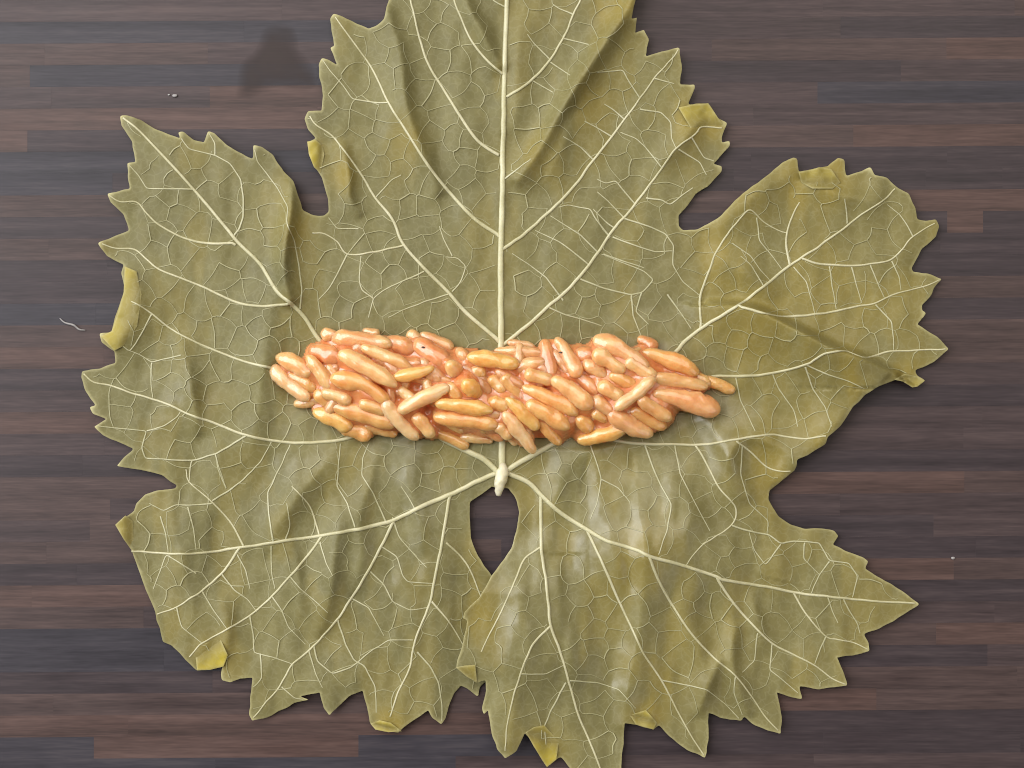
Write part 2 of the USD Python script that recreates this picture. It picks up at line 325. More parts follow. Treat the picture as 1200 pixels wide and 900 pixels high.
def mound(x, y):
    """Height of the filling above the leaf."""
    x, y = np.asarray(x, float), np.asarray(y, float)
    yc = np.interp(x, [315, 400, 500, 600, 720, 860], [435, 452, 456, 462, 458, 456])
    hw = np.interp(x, [312, 330, 370, 420, 520, 600, 690, 740, 790, 840, 862], [1, 26, 56, 64, 66, 66, 68, 62, 48, 26, 1])
    u = np.clip(1 - ((y - yc) / np.maximum(hw, 1)) ** 2, 0, 1)
    top = np.interp(x, [312, 350, 420, 600, 740, 800, 862], [4, 20, 33, 34, 34, 22, 4])
    return top * np.sqrt(u)

HALF_OUT = {'L': Polygon(LEFT + MID[1:-1]).buffer(0), 'R': Polygon(RIGHT + MID[::-1][1:-1]).buffer(0)}
EDGE = {k: cKDTree(spline(v, 2.0)) for k, v in (('L', LEFT), ('R', RIGHT))}

def height(x, y, half):
    x, y = np.asarray(x, float), np.asarray(y, float)
    xy = np.stack([x, y], -1)
    n = lambda fx, fy, seed, o=3: meshkit.fbm(np.stack([x * fx, y * fy, np.zeros_like(x)], -1), o, seed) - 0.5
    calm = 1 - 0.75 * np.clip(mound(x, y) / 20, 0, 1)
    h = 5.5 + 9 * n(0.008, 0.006, 3) + calm * (5.6 * n(0.035, 0.014, 11, 2) + 2.0 * n(0.07, 0.04, 17, 2))
    lower = np.clip((y - 520) / 80, 0, 1)
    h = h + lower * calm * 6 * n(0.042, 0.012, 23, 2)
    for tree, q, t, taper, wl, wr, hh in _ridge:
        d, i = tree.query(xy, distance_upper_bound=4.6 * max(wl, wr))
        ok = np.isfinite(d)
        if not ok.any(): continue
        ii = i[ok]; v = xy[ok] - q[ii]
        side = t[ii, 0] * v[:, 1] - t[ii, 1] * v[:, 0]        # y runs down: positive = right-hand side
        w = np.where(side > 0, wr, wl) * 1.12
        end = np.where((ii == 0) | (ii == len(q) - 1), np.clip(1 - np.abs(v[:, 0] * t[ii, 0] + v[:, 1] * t[ii, 1]) / w, 0, 1), 1)
        h[ok] += (1.25 * hh * taper[ii] * np.exp(-(np.maximum(d[ok] - 0.7, 0) / w) ** 1.45) * end) * calm[ok]
    d, _ = EDGE[half].query(xy)
    lift = meshkit.noise(np.stack([x * 0.016, y * 0.016, np.full_like(x, 0.5)], -1), 31)
    h = h + np.exp(-d / 9) * (lift - 0.5) * 6
    if half == 'R':
        h = h + 15 * np.clip((y - 655) / 40, 0, 1) * np.clip((660 - x) / 60, 0, 1)
    else:
        k = np.clip((y - 640) / 40, 0, 1) * np.clip((x - 505) / 30, 0, 1)
        h = h * (1 - 0.7 * k)
    return 2.5 + 1.5 * np.log1p(np.exp(np.clip(h / 1.5, -30, 30)))

# ------------------------------------------------------------------ veins: (name half, line, width at base, width at end)
V = []
def vein(half, w0, w1, *pts): V.append((half, w0, w1, pts))
vein('L', 10.5, 5.5, (588,556),(588,520),(588,460),(587,400),(587,300),(588,250),(590,150),(592,60),(594,0),(596,-90),(597,-155))
vein('L', 6.5, 2.2, (584,402),(582,397),(547,367),(525,342),(495,312),(472,285),(460,257),(440,232),(425,207),(412,188),(400,172),(388,158),(370,146),(363,136))
vein('L', 6, 2.2, (586,278),(582,274),(557,257),(530,229),(502,194),(475,152),(455,120),(437,82),(422,60),(400,30),(393,20))
vein('L', 5, 2.5, (589,184),(585,182),(560,165),(540,137),(520,105),(502,75),(492,45),(485,15),(481,0),(474,-35))
vein('L', 4.2, 2.5, (590,87),(587,85),(570,70),(552,47),(540,20),(532,0),(524,-35))
vein('R', 6, 2.2, (588,404),(595,400),(617,382),(642,360),(672,332),(700,297),(720,267),(740,245),(757,222),(776,197),(792,175),(815,157),(823,149),(846,150))
vein('R', 5.2, 2, (588,293),(592,290),(617,272),(647,245),(670,221),(694,190),(717,160),(732,140),(750,115),(767,92),(790,65),(795,58))
vein('R', 4.6, 2.2, (590,116),(600,110),(625,92),(645,70),(660,45),(672,17),(680,0),(690,-30))
vein('R', 3, 1.6, (591,210),(606,198),(622,186))
vein('L', 2.5, 1.5, (592,8),(580,2),(566,-12))
# left side lobe
vein('L', 9, 3.2, (584,556),(580,550),(565,537),(540,525),(512,510),(455,468),(405,425),(375,399),(357,372),(340,355),(324,341),(305,310),(280,285),(265,267),(240,237),(212,205),(185,176),(162,152),(144,138))
vein('L', 4.2, 1.8, (276,287),(272,285),(242,285),(216,279),(187,264),(172,250),(160,237),(140,236),(128,229))
vein('L', 4.6, 2, (338,356),(332,357),(305,359),(280,355),(256,345),(240,337),(215,327),(187,316),(172,304),(157,292),(135,291),(117,285))
vein('L', 5.2, 2.2, (425,446),(380,446),(330,438),(317,431),(295,426),(265,416),(230,401),(200,385),(177,367),(160,356),(146,350))
vein('L', 6, 2.4, (508,507),(460,503),(427,508),(402,515),(377,518),(350,519),(317,516),(285,509),(252,496),(220,485),(200,475),(177,467),(152,460),(130,452),(110,448),(98,438))
vein('L', 2.8, 1.6, (274,277),(280,268),(285,255),(285,230),(282,210),(270,192),(252,182),(222,175),(214,165),(210,157))
vein('L', 2.8, 1.6, (352,362),(354,340),(350,310),(345,282),(336,262),(337,242),(325,220),(310,200),(302,190),(298,173))
vein('L', 2.6, 1.5, (226,222),(197,221),(172,221),(162,205),(151,193))
vein('L', 2.2, 1.3, (252,182),(252,168),(245,156))
vein('L', 2.6, 1.5, (178,368),(160,402),(152,412),(137,400),(120,393))
vein('L', 3, 1.6, (288,511),(270,522),(252,532),(225,540),(170,537),(166,525),(172,505),(138,502),(112,499))
vein('L', 2.4, 1.4, (172,505),(192,500),(208,488),(212,481))
vein('L', 2.4, 1.3, (252,532),(258,552),(265,572))
vein('L', 2.4, 1.3, (225,540),(222,555),(222,565))
vein('L', 2.3, 1.3, (178,425),(177,447),(179,466))
vein('L', 2.3, 1.3, (212,416),(195,420),(178,425),(165,416),(152,411))
# left of the midrib, cross veins
vein('L', 3.2, 1.8, (474,287),(440,295),(408,298),(395,283),(380,274),(366,273))
vein('L', 2.6, 1.4, (407,298),(395,322),(384,340),(372,352))
vein('L', 2.4, 1.3, (525,345),(500,353),(470,364),(455,372))
vein('L', 2.4, 1.3, (497,318),(470,330),(450,340),(438,350),(432,372))
vein('L', 2.4, 1.3, (438,350),(424,340),(421,330),(423,300))
vein('L', 2.6, 1.4, (455,120),(437,120),(413,116),(402,100),(386,82),(378,70))
vein('L', 2.2, 1.3, (530,342),(540,330),(546,312),(536,302),(523,301))
vein('L', 2.2, 1.3, (530,300),(520,280),(515,265))
vein('L', 2.2, 1.3, (440,232),(460,210),(470,205))
vein('L', 2.2, 1.3, (420,268),(395,268),(385,255))
# right of the midrib, ladder veins
for pts in [((642,360),(660,368),(685,375),(705,382)), ((680,327),(705,337),(740,346),(752,343),(766,328),(755,318),(705,298)), ((707,298),(730,306),(755,314)),
            ((718,278),(745,288),(768,295),(788,294)), ((732,256),(760,265),(780,274),(790,288),(788,310),(800,330),(821,347)), ((757,232),(775,234),(785,240),(800,228),(812,220)),
            ((690,310),(665,290),(655,283),(627,270)), ((700,295),(690,285),(680,275),(645,253)), ((715,278),(697,255),(692,245),(665,240),(655,243)), ((733,257),(712,235),(700,225)),
            ((745,240),(728,220),(722,212),(710,215),(700,210)), ((776,197),(756,172),(745,162),(727,155)), ((695,187),(680,172),(660,160)), ((717,160),(697,148),(685,142)),
            ((732,140),(718,128),(708,122)), ((750,115),(735,92),(730,82),(700,85)), ((750,128),(775,132),(786,143),(787,162),(792,173)), ((767,92),(790,98)),
            ((645,70),(625,50),(618,40)), ((672,17),(655,10),(648,5)), ((625,95),(648,108)), ((660,45),(690,52)), ((645,73),(668,88)),
            ((795,175),(820,190),(828,205)), ((660,352),(640,325),(620,310),(600,297)), ((782,345),(800,370),(810,385)), ((752,343),(745,365),(760,380)),
            ((740,346),(742,370),(752,395)), ((720,267),(712,262),(695,245)), ((810,160),(825,185),(840,190))]:
    vein('R', 2.8, 1.4, *pts)
# right side lobe
vein('R', 8.5, 2.2, (592,556),(597,550),(620,536),(650,520),(677,505),(735,455),(787,417),(802,401),(823,384),(860,361),(879,348),(902,330),(927,310),(955,292),(980,274),(1005,255),(1027,241),(1040,231),(1049,221))
vein('R', 4, 1.8, (820,386),(821,380),(821,347),(830,320),(837,300),(852,275),(867,257),(879,246),(895,260),(912,270),(922,273))
vein('R', 4, 2, (926,312),(922,290),(922,275),(927,257),(937,237))
vein('R', 2.6, 1.5, (993,262),(992,250),(990,233))
vein('R', 3.6, 1.8, (940,303),(960,309),(995,311),(1020,309),(1042,305),(1057,292),(1070,277),(1098,260))
vein('R', 2.3, 1.3, (1070,277),(1062,262),(1055,252),(1040,240))
vein('R', 4.2, 1.8, (866,358),(870,360),(892,366),(917,371),(950,369),(982,364),(1005,359),(1025,356),(1045,346),(1070,339),(1085,335),(1101,328))
vein('R', 2.8, 1.4, (1026,357),(1045,377),(1047,395),(1047,410))
vein('R', 2.4, 1.3, (1045,306),(1054,325),(1056,340))
vein('R', 2.4, 1.3, (1020,311),(1030,335),(1037,350)); vein('R', 2.4, 1.3, (998,313),(1004,335),(1010,355)); vein('R', 2.4, 1.3, (972,312),(976,340),(980,362))
vein('R', 2.4, 1.3, (887,255),(890,282),(905,300),(916,315)); vein('R', 2.2, 1.3, (858,285),(880,300),(890,315),(902,328))
vein('R', 2.2, 1.3, (930,313),(945,330),(955,367)); vein('R', 2.4, 1.3, (895,335),(880,310),(868,300))
vein('R', 5, 2.2, (770,462),(800,448),(835,441),(857,441),(885,440),(915,435),(945,427),(955,421),(970,414),(990,411),(1015,419),(1040,412),(1065,411),(1108,409))
vein('R', 2.6, 1.5, (945,428),(970,439),(995,447),(1014,456)); vein('R', 2.6, 1.4, (944,430),(952,455),(967,477),(975,500))
vein('R', 2.2, 1.3, (905,437),(912,455),(930,480),(935,500)); vein('R', 2.2, 1.3, (862,441),(868,470),(885,505))
vein('R', 5.5, 2.4, (660,512),(700,511),(722,516),(750,520),(790,521),(825,521),(850,517),(885,511),(905,509),(922,512),(942,514),(968,511))
vein('R', 3.2, 1.8, (863,517),(880,530),(897,546),(912,552),(929,552))
vein('R', 3.2, 1.6, (815,522),(822,532),(832,551),(843,572),(862,595),(858,615),(836,630),(820,642),(803,664))
vein('R', 3, 1.5, (756,522),(765,547),(775,570),(787,591),(782,620),(772,650))
vein('R', 2.5, 1.4, (791,522),(797,555),(815,590),(832,622)); vein('R', 2.3, 1.3, (690,516),(700,545),(705,562),(700,590),(692,608)); vein('R', 2.3, 1.3, (705,562),(725,572),(738,588))
vein('R', 2.5, 1.4, (870,522),(868,555),(878,590),(900,610),(900,624))
# lower right lobe
vein('R', 7.5, 2.8, (594,555),(600,557),(620,566),(636,582),(657,601),(690,622),(712,634),(745,644),(762,652),(805,664),(840,676),(850,680),(895,687),(930,694),(970,699),(1020,704),(1072,707))
vein('R', 5.4, 2.6, (634,581),(634,590),(634,620),(635,650),(640,680),(643,712),(646,735),(657,765),(667,800),(677,835),(690,867),(703,899),(710,925))
vein('R', 3.6, 1.8, (645,734),(625,755),(612,785),(602,815),(595,845),(592,880))
vein('R', 3.4, 1.8, (634,641),(615,655),(604,680),(587,717),(577,737),(564,764))
vein('R', 2.8, 1.5, (663,800),(645,835),(638,850),(641,890))
vein('R', 4.6, 2.2, (688,621),(691,628),(700,647),(713,676),(727,708),(742,740),(755,767),(775,797),(795,835),(810,862),(825,885))
vein('R', 4.4, 2.2, (760,651),(763,658),(772,680),(786,706),(810,742),(837,771),(862,792),(880,815),(897,840),(914,858))
vein('R', 4.4, 2, (840,676),(844,684),(860,707),(880,730),(905,754),(930,767),(955,780),(975,795),(991,802))
vein('R', 3.2, 1.7, (929,693),(933,700),(945,720),(967,745),(980,749),(1000,753),(1017,761))
vein('R', 2.5, 1.4, (988,701),(995,715),(1005,731),(1008,742)); vein('R', 2.2, 1.3, (970,699),(976,718),(982,730))
vein('R', 3, 1.5, (858,616),(877,622),(902,627),(915,637),(930,634),(960,636),(972,657),(995,660),(1005,675),(999,700))
vein('R', 2.4, 1.3, (915,638),(897,662),(884,645),(878,624)); vein('R', 2.4, 1.3, (972,658),(960,674),(951,695)); vein('R', 2.4, 1.3, (943,636),(942,655),(960,673))
vein('R', 2.4, 1.3, (968,746),(962,758),(955,778)); vein('R', 2.4, 1.3, (905,755),(902,785),(915,795),(935,812)); vein('R', 2.4, 1.3, (888,742),(884,775),(870,788))
vein('R', 2.4, 1.3, (775,797),(800,802),(828,808),(850,825),(866,842)); vein('R', 2.3, 1.3, (668,798),(700,800),(725,808),(745,830)); vein('R', 2.3, 1.3, (610,790),(640,790),(660,780))
vein('R', 2.3, 1.3, (862,793),(860,812),(870,838))
# lower left lobe
vein('L', 7.5, 2.8, (582,555),(575,557),(545,571),(522,582),(487,597),(460,610),(425,619),(380,627),(320,636),(280,642),(220,649),(154,646))
vein('L', 5, 2.2, (529,579),(526,586),(522,612),(515,650),(508,687),(504,706),(487,750),(480,782),(465,815),(457,840))
vein('L', 3.2, 1.8, (523,636),(540,652),(552,670),(564,700),(572,715)); vein('L', 3.2, 1.8, (506,705),(525,727),(535,742),(544,758)); vein('L', 3, 1.6, (489,764),(505,782),(514,800),(518,825),(518,845))
vein('L', 4.6, 2.2, (462,609),(459,615),(447,640),(430,672),(412,700),(393,729),(365,760),(342,780),(327,805),(310,825),(297,841))
vein('L', 2.8, 1.5, (396,727),(405,755),(415,774),(427,780),(440,805),(441,835)); vein('L', 2.6, 1.4, (368,757),(372,775),(390,790),(412,782),(436,762),(455,750),(484,750))
vein('L', 4.2, 2, (377,628),(374,633),(360,652),(340,675),(320,697),(295,720),(267,737),(237,754),(222,770))
vein('L', 4, 2, (281,642),(277,648),(260,672),(237,692),(207,711),(184,720))
vein('L', 3.4, 1.7, (286,641),(270,612),(247,587),(222,565),(218,550)); vein('L', 3, 1.5, (320,635),(315,602),(314,577),(332,540),(340,521)); vein('L', 3.2, 1.6, (374,627),(365,597),(352,580),(342,570))
vein('L', 2.8, 1.4, (249,587),(280,567),(305,542),(318,518)); vein('L', 2.6, 1.4, (248,590),(220,592),(207,591),(192,599),(175,590)); vein('L', 2.4, 1.3, (265,572),(256,552),(253,534))
vein('L', 2.6, 1.4, (452,611),(437,577),(424,557),(425,537),(432,520)); vein('L', 2.6, 1.4, (416,618),(407,590),(395,570),(399,520)); vein('L', 2.4, 1.3, (188,605),(194,625),(197,647))
vein('L', 2.4, 1.3, (220,594),(227,620),(230,645)); vein('L', 2.4, 1.3, (335,632),(340,615),(336,590)); vein('L', 2.4, 1.3, (207,712),(213,735),(237,754)); vein('L', 2.4, 1.3, (237,693),(250,715),(266,737))
vein('L', 2.6, 1.4, (260,673),(275,692),(290,702),(301,717)); vein('L', 2.4, 1.3, (293,722),(297,745),(298,765),(320,770),(342,778)); vein('L', 2.4, 1.3, (305,766),(307,795),(297,805)); vein('L', 2.6, 1.4, (375,635),(382,660),(390,675))
vein('L', 2.4, 1.3, (340,676),(352,690),(370,705),(384,718)); vein('L', 2.4, 1.3, (410,700),(432,712),(450,745)); vein('L', 2.6, 1.4, (434,670),(450,685),(460,705),(480,715),(503,712)); vein('L', 2.4, 1.3, (318,698),(330,715),(338,735),(358,755))
vein('L', 2.4, 1.3, (446,640),(465,652),(472,675),(478,682),(508,684)); vein('L', 2.4, 1.3, (278,650),(288,668),(293,690)); vein('L', 2.4, 1.3, (318,640),(318,670),(322,690)); vein('L', 2.4, 1.3, (362,762),(370,790),(378,806))
vein('L', 2.4, 1.3, (230,672),(195,650),(180,690)); vein('L', 2.4, 1.3, (330,805),(345,818),(358,820)); vein('L', 2.2, 1.3, (487,598),(480,585),(470,570)); vein('L', 2.2, 1.3, (460,606),(468,630),(490,655),(500,665))
MAIN_W = 3.1      # veins this wide or wider at the base are parts of their own

# ------------------------------------------------------------------ small vein network: irregular cells between the traced veins
bounds = {'L': (90, -165, 600, 860), 'R': (530, -165, 1115, 940)}
net_lines = {'L': [], 'R': []}
vein_pts = {'L': [], 'R': []}
for half, w0, w1, pts in V:
    vein_pts[half].append(spline(pts, 2.0) if w0 >= 3.1 else np.vstack([np.linspace(a_, b_, 12) for a_, b_ in zip(np.array(pts, float)[:-1], np.array(pts, float)[1:])]))
for half in 'LR':
    poly = HALF_OUT[half]; inner = poly.buffer(-3)
    x0, y0, x1, y1 = bounds[half]
    r = 17.5
    cand = np.column_stack([rng.uniform(x0, x1, 24000), rng.uniform(y0, y1, 24000)])
    big = cKDTree(np.vstack(vein_pts[half] + [spline(p, 2.0) for h_, w0, w1, p in V if w0 > 9]))
    dv, _ = big.query(cand)
    cand = cand[(dv > 6.5)]
    cand = cand[shapely.contains_xy(poly.buffer(20), cand[:, 0], cand[:, 1])]
    cell = {}; keep = []
    for p in cand:
        rr = r * (0.8 + 0.75 * meshkit.noise(np.array([p[0] * 0.02, p[1] * 0.02, 0.3]), 5))
        k = (int(p[0] // 20), int(p[1] // 20)); ok = True
        for i in (-2, -1, 0, 1, 2):
            for j in (-2, -1, 0, 1, 2):
                for q in cell.get((k[0] + i, k[1] + j), ()):
                    if (q[0] - p[0]) ** 2 + (q[1] - p[1]) ** 2 < rr * rr: ok = False; break
                if not ok: break
            if not ok: break
        if ok: cell.setdefault(k, []).append(p); keep.append(p)
    vor = Voronoi(np.array(keep))
    for a, b in vor.ridge_vertices:
        if a < 0 or b < 0: continue
        p, q = vor.vertices[a], vor.vertices[b]
        L = np.linalg.norm(p - q)
        if L < 1.5 or L > 80 or rng.random() < 0.04: continue
        if not inner.contains(LineString([p, q])): continue
        dm, _ = big.query((p + q) / 2)
        if dm < 1.5: continue
        m = (p + q) / 2 + np.array([-(q - p)[1], (q - p)[0]]) * rng.uniform(-0.13, 0.13)
        net_lines[half].append((rng.choice([0.9, 1.1, 1.4, 1.8], p=[0.4, 0.35, 0.18, 0.07]), np.array([p, m, q])))

def inside_run(q, half):
    """The longest stretch of a vein that lies on the blade."""
    ok = shapely.contains_xy(HALF_OUT[half].buffer(-1.2) if half else None, q[:, 0], q[:, 1])
    best, cur = (0, 0), 0
    for i_, o_ in enumerate(list(ok) + [False]):
        if not o_:
            if i_ - cur > best[1] - best[0]: best = (cur, i_)
            cur = i_ + 1
    return q[best[0]:best[1]]
ALLV = {h: cKDTree(np.vstack(vein_pts[h] + [spline(l, 2.0) for _, l in net_lines[h]])) for h in 'LR'}
TRV = {h: cKDTree(np.vstack(vein_pts[h])) for h in 'LR'}

def surface(x, y, half):
    """Blade height with the cells between the veins slightly sunken."""
    d, _ = ALLV[half].query(np.stack([x, y], -1))
    d2, _ = TRV[half].query(np.stack([x, y], -1))
    return height(x, y, half) - 0.22 * (1 - np.exp(-(d / 7.0) ** 2)) - 1.0 * (1 - np.exp(-(d2 / 16.0) ** 2)) + 0.3

def tube(line, w0, w1, half, sides=8, rise=0.10, flat=0.62, taper_end=True):
    q = np.asarray(line)
    n = len(q)
    w = 0.78 * np.linspace(w0, w1, n) * (1 + 0.10 * (meshkit.noise(np.column_stack([q * 0.06, np.zeros(n)]), 9) - 0.5))
    z = height(q[:, 0], q[:, 1], half)
    e = 1.5
    gx = (height(q[:, 0] + e, q[:, 1], half) - height(q[:, 0] - e, q[:, 1], half)) / (2 * e)
    gy = (height(q[:, 0], q[:, 1] + e, half) - height(q[:, 0], q[:, 1] - e, half)) / (2 * e)
    nrm = np.column_stack([-gx, -gy, np.ones(n)]); nrm /= np.linalg.norm(nrm, axis=1, keepdims=True)
    c = np.column_stack([q, z + 0.3 + rise * w])
    t = np.gradient(c, axis=0); t /= np.linalg.norm(t, axis=1, keepdims=True)
    b = np.cross(t, nrm); b /= np.linalg.norm(b, axis=1, keepdims=True)
    a = np.linspace(0, 2 * np.pi, sides, endpoint=False)
    ring = c[:, None] + (w / 2)[:, None, None] * (np.cos(a)[None, :, None] * b[:, None] + flat * np.sin(a)[None, :, None] * nrm[:, None])
    v = np.vstack([ring.reshape(-1, 3), c[:1], c[-1:]])
    f = []
    for i in range(n - 1):
        for k in range(sides):
            j = (k + 1) % sides
            f += [(i * sides + k, i * sides + j, (i + 1) * sides + j), (i * sides + k, (i + 1) * sides + j, (i + 1) * sides + k)]
    for k in range(sides):
        j = (k + 1) % sides
        f += [(n * sides, j, k), (n * sides + 1, (n - 1) * sides + k, (n - 1) * sides + j)]
    f = np.array(f)
    W = P(v[:, 0], v[:, 1], v[:, 2])
    m = trimesh.Trimesh(W, f, process=False)
    if m.volume < 0: m.invert()
    return m

# ------------------------------------------------------------------ blade mesh
def triangulate(poly, ring, step, seed):
    """Points along the ring and inside it, joined by Delaunay triangles that lie within."""
    g = np.random.default_rng(seed)
    x0, y0, x1, y1 = poly.bounds
    gx, gy = np.meshgrid(np.arange(x0, x1, step), np.arange(y0, y1, step * 0.87))
    gx = gx + (np.arange(gx.shape[0]) % 2)[:, None] * step / 2
    pts = np.column_stack([gx.ravel(), gy.ravel()]) + g.uniform(-0.12, 0.12, (gx.size, 2)) * step
    pts = pts[shapely.contains_xy(poly, pts[:, 0], pts[:, 1])]
    d, _ = cKDTree(ring).query(pts)
    pts = pts[d > step * 0.6]
    allp = np.vstack([ring, pts])
    tri = Delaunay(allp).simplices
    c = allp[tri].mean(1)
    tri = tri[shapely.contains_xy(poly, c[:, 0], c[:, 1])]
    a = allp[tri]
    area = np.cross(a[:, 1] - a[:, 0], a[:, 2] - a[:, 0])
    tri = tri[np.abs(area) > 1e-3]; area = area[np.abs(area) > 1e-3]
    tri[area > 0] = tri[area > 0][:, ::-1]      # y runs down, so this faces up
    return allp, tri

def soften(pts, step=1.8):
    """The outline with sharp tips kept and its straight runs slightly bowed."""
    d = densify(list(pts), step)
    d = np.vstack([d, np.array(pts[-1], float)])
    k = meshkit.noise(np.column_stack([d * 0.11, np.zeros(len(d))]), 3) - 0.5
    t = np.gradient(d, axis=0); t /= np.maximum(np.linalg.norm(t, axis=1, keepdims=True), 1e-9)
    out = d + np.column_stack([-t[:, 1], t[:, 0]]) * (k * 1.4)[:, None]
    sm = out.copy()
    sm[1:-1] = 0.25 * out[:-2] + 0.5 * out[1:-1] + 0.25 * out[2:]
    sm[0], sm[-1] = d[0], d[-1]
    return sm

mid_line = spline(MID, 2.4)
YELLOW = [(142,365,34,.8),(122,395,18,.8),(118,288,22,.5),(347,270,26,.55),(482,165,22,.4),(832,135,26,.9),(800,140,22,.5),(935,205,40,.8),(975,205,40,.8),(880,235,40,.6),(850,300,50,.45),  # leaf yellow, plus golden tone painted in for light and shade along folds
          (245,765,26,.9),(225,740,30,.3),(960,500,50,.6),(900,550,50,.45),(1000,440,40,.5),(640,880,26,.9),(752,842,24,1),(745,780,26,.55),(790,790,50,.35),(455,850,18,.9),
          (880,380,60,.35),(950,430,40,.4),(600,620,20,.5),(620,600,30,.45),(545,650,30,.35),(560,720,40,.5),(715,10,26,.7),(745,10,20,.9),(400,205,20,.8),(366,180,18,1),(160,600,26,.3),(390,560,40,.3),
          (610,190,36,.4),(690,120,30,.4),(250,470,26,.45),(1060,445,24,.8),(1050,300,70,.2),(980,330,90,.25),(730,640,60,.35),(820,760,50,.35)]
WET = [(780,610,80),(620,730,60),(735,800,50),(845,500,50),(880,530,50),(480,640,60),(500,600,50),(225,470,30),(960,430,50),(720,640,120),(345,505,40),(470,530,40),(690,545,45),(840,490,40),(600,385,40),(420,375,40),(760,385,40)]      # where the brine still stands on the leaf
sharp = {}
for half, ring in (('L', LEFT), ('R', RIGHT)):
    r = np.array(ring, float); poly = HALF_OUT[half]
    tips = []
    for i in range(1, len(r) - 1):
        a, b = r[i - 1] - r[i], r[i + 1] - r[i]
        cosang = a @ b / (np.linalg.norm(a) * np.linalg.norm(b) + 1e-9)
        if cosang > -0.25:
            inw = r[i] + (a / np.linalg.norm(a) + b / np.linalg.norm(b)) * 2
            if poly.contains(Point(inw)): tips.append(r[i])
    sharp[half] = cKDTree(np.array(tips))

V_all, F_all, C_all, off = [], [], [], 0
seam_ids = {}
for half, ring in (('L', LEFT), ('R', RIGHT)):
    outer = soften(ring)
    loop = np.vstack([outer[:-1], (mid_line if half == 'L' else mid_line[::-1])[:-1]])
    poly = Polygon(loop)
    if not poly.is_valid: poly = poly.buffer(0)
    pts, tri = triangulate(poly, loop, 2.7, 5 if half == 'L' else 6)
    z = surface(pts[:, 0], pts[:, 1], half)
    if half == 'R':       # meet the left half along the midrib
        dm, im = cKDTree(mid_line).query(pts)
        zl = surface(mid_line[im][:, 0], mid_line[im][:, 1], 'L')
        k = np.exp(-(dm / 8) ** 2)
        zr = surface(mid_line[im][:, 0], mid_line[im][:, 1], 'R')
        z = z + k * (zl - zr)
    de, _ = cKDTree(outer).query(pts)
    dt, _ = sharp[half].query(pts)
    edge = 0.55 * np.exp(-(de / 1.7) ** 2) * (0.35 + 0.9 * meshkit.noise(np.column_stack([pts * 0.03, np.zeros(len(pts))]), 8)) + 0.75 * np.exp(-(dt / 5.0) ** 2)
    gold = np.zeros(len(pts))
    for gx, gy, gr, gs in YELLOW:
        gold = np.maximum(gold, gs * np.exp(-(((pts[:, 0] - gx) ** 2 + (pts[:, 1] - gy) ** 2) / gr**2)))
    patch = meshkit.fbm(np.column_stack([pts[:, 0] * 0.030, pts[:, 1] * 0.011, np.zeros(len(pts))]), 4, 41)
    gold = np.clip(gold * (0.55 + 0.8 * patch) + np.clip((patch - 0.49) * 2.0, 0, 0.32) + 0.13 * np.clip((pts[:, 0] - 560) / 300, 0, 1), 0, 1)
    dv, _ = ALLV[half].query(pts)
    wet = np.zeros(len(pts))
    for gx, gy, gr in WET:
        wet = np.maximum(wet, np.exp(-(((pts[:, 0] - gx) ** 2 + (pts[:, 1] - gy) ** 2) / gr**2)))
    wet = wet * np.clip(2.2 * meshkit.fbm(np.column_stack([pts * 0.05, np.zeros(len(pts))]), 3, 51) - 0.55, 0.1, 1)
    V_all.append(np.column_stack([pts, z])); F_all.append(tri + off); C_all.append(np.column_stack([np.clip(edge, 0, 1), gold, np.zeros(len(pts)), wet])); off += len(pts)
top = np.vstack(V_all); tri = np.vstack(F_all); col = np.vstack(C_all)

def shell(top, tri, col, thick):
    n = len(top)
    bot = top - np.array([0, 0, thick])
    e = np.sort(np.vstack([tri[:, [0, 1]], tri[:, [1, 2]], tri[:, [2, 0]]]), axis=1)
    d = np.vstack([tri[:, [0, 1]], tri[:, [1, 2]], tri[:, [2, 0]]])
    _, inv, cnt = np.unique(e, axis=0, return_inverse=True, return_counts=True)
    be = d[cnt[inv.ravel()] == 1]
    side = np.vstack([np.column_stack([be[:, 1], be[:, 0], be[:, 0] + n]), np.column_stack([be[:, 1], be[:, 0] + n, be[:, 1] + n])])
    v = np.vstack([top, bot]); f = np.vstack([tri, tri[:, ::-1] + n, side])
    return P(v[:, 0], v[:, 1], v[:, 2]), f, (None if col is None else np.vstack([col, col]))

leaf = thing('grape_leaf')
tag(leaf, 'large olive green grape leaf spread vein side up on the dark table', 'leaf')
v, f, c = shell(top, tri, col, 1.1)
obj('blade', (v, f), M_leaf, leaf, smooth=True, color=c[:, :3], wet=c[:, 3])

net = []
for half, w0, w1, pts in V:
    q = spline(pts, 3.0) if w0 >= MAIN_W else np.vstack([densify(list(pts), 3.0), np.array(pts[-1], float)])
    if w0 < MAIN_W and len(q) > 4: q[1:-1] = 0.25 * q[:-2] + 0.5 * q[1:-1] + 0.25 * q[2:]
    q[1:-1] += (meshkit.noise(np.column_stack([q[1:-1] * 0.09, np.zeros(len(q) - 2)]), 14)[:, None] - 0.5) * 0.9
    if w0 < 10:
        q = inside_run(q, half) if w0 < 5.6 else q
    if len(q) < 3: continue
    if w0 >= MAIN_W:
        obj('midrib' if w0 > 10 else 'vein', tube(q, w0, w1, half, 10), M_vein, leaf)
    else:
        net.append(tube(q, w0, w1, half, 6, rise=0.2, flat=0.30))
obj_net = obj('cross_veins', trimesh.util.concatenate(net), M_cross, leaf); tag(obj_net, kind='stuff')
fine = []
for half in 'LR':
    for w, l in net_lines[half]:
        fine.append(tube(spline(l, 4.0), w, w, half, 6, rise=0.24, flat=0.22))
obj_fine = obj('vein_network', trimesh.util.concatenate(fine), M_net, leaf); tag(obj_fine, kind='stuff')

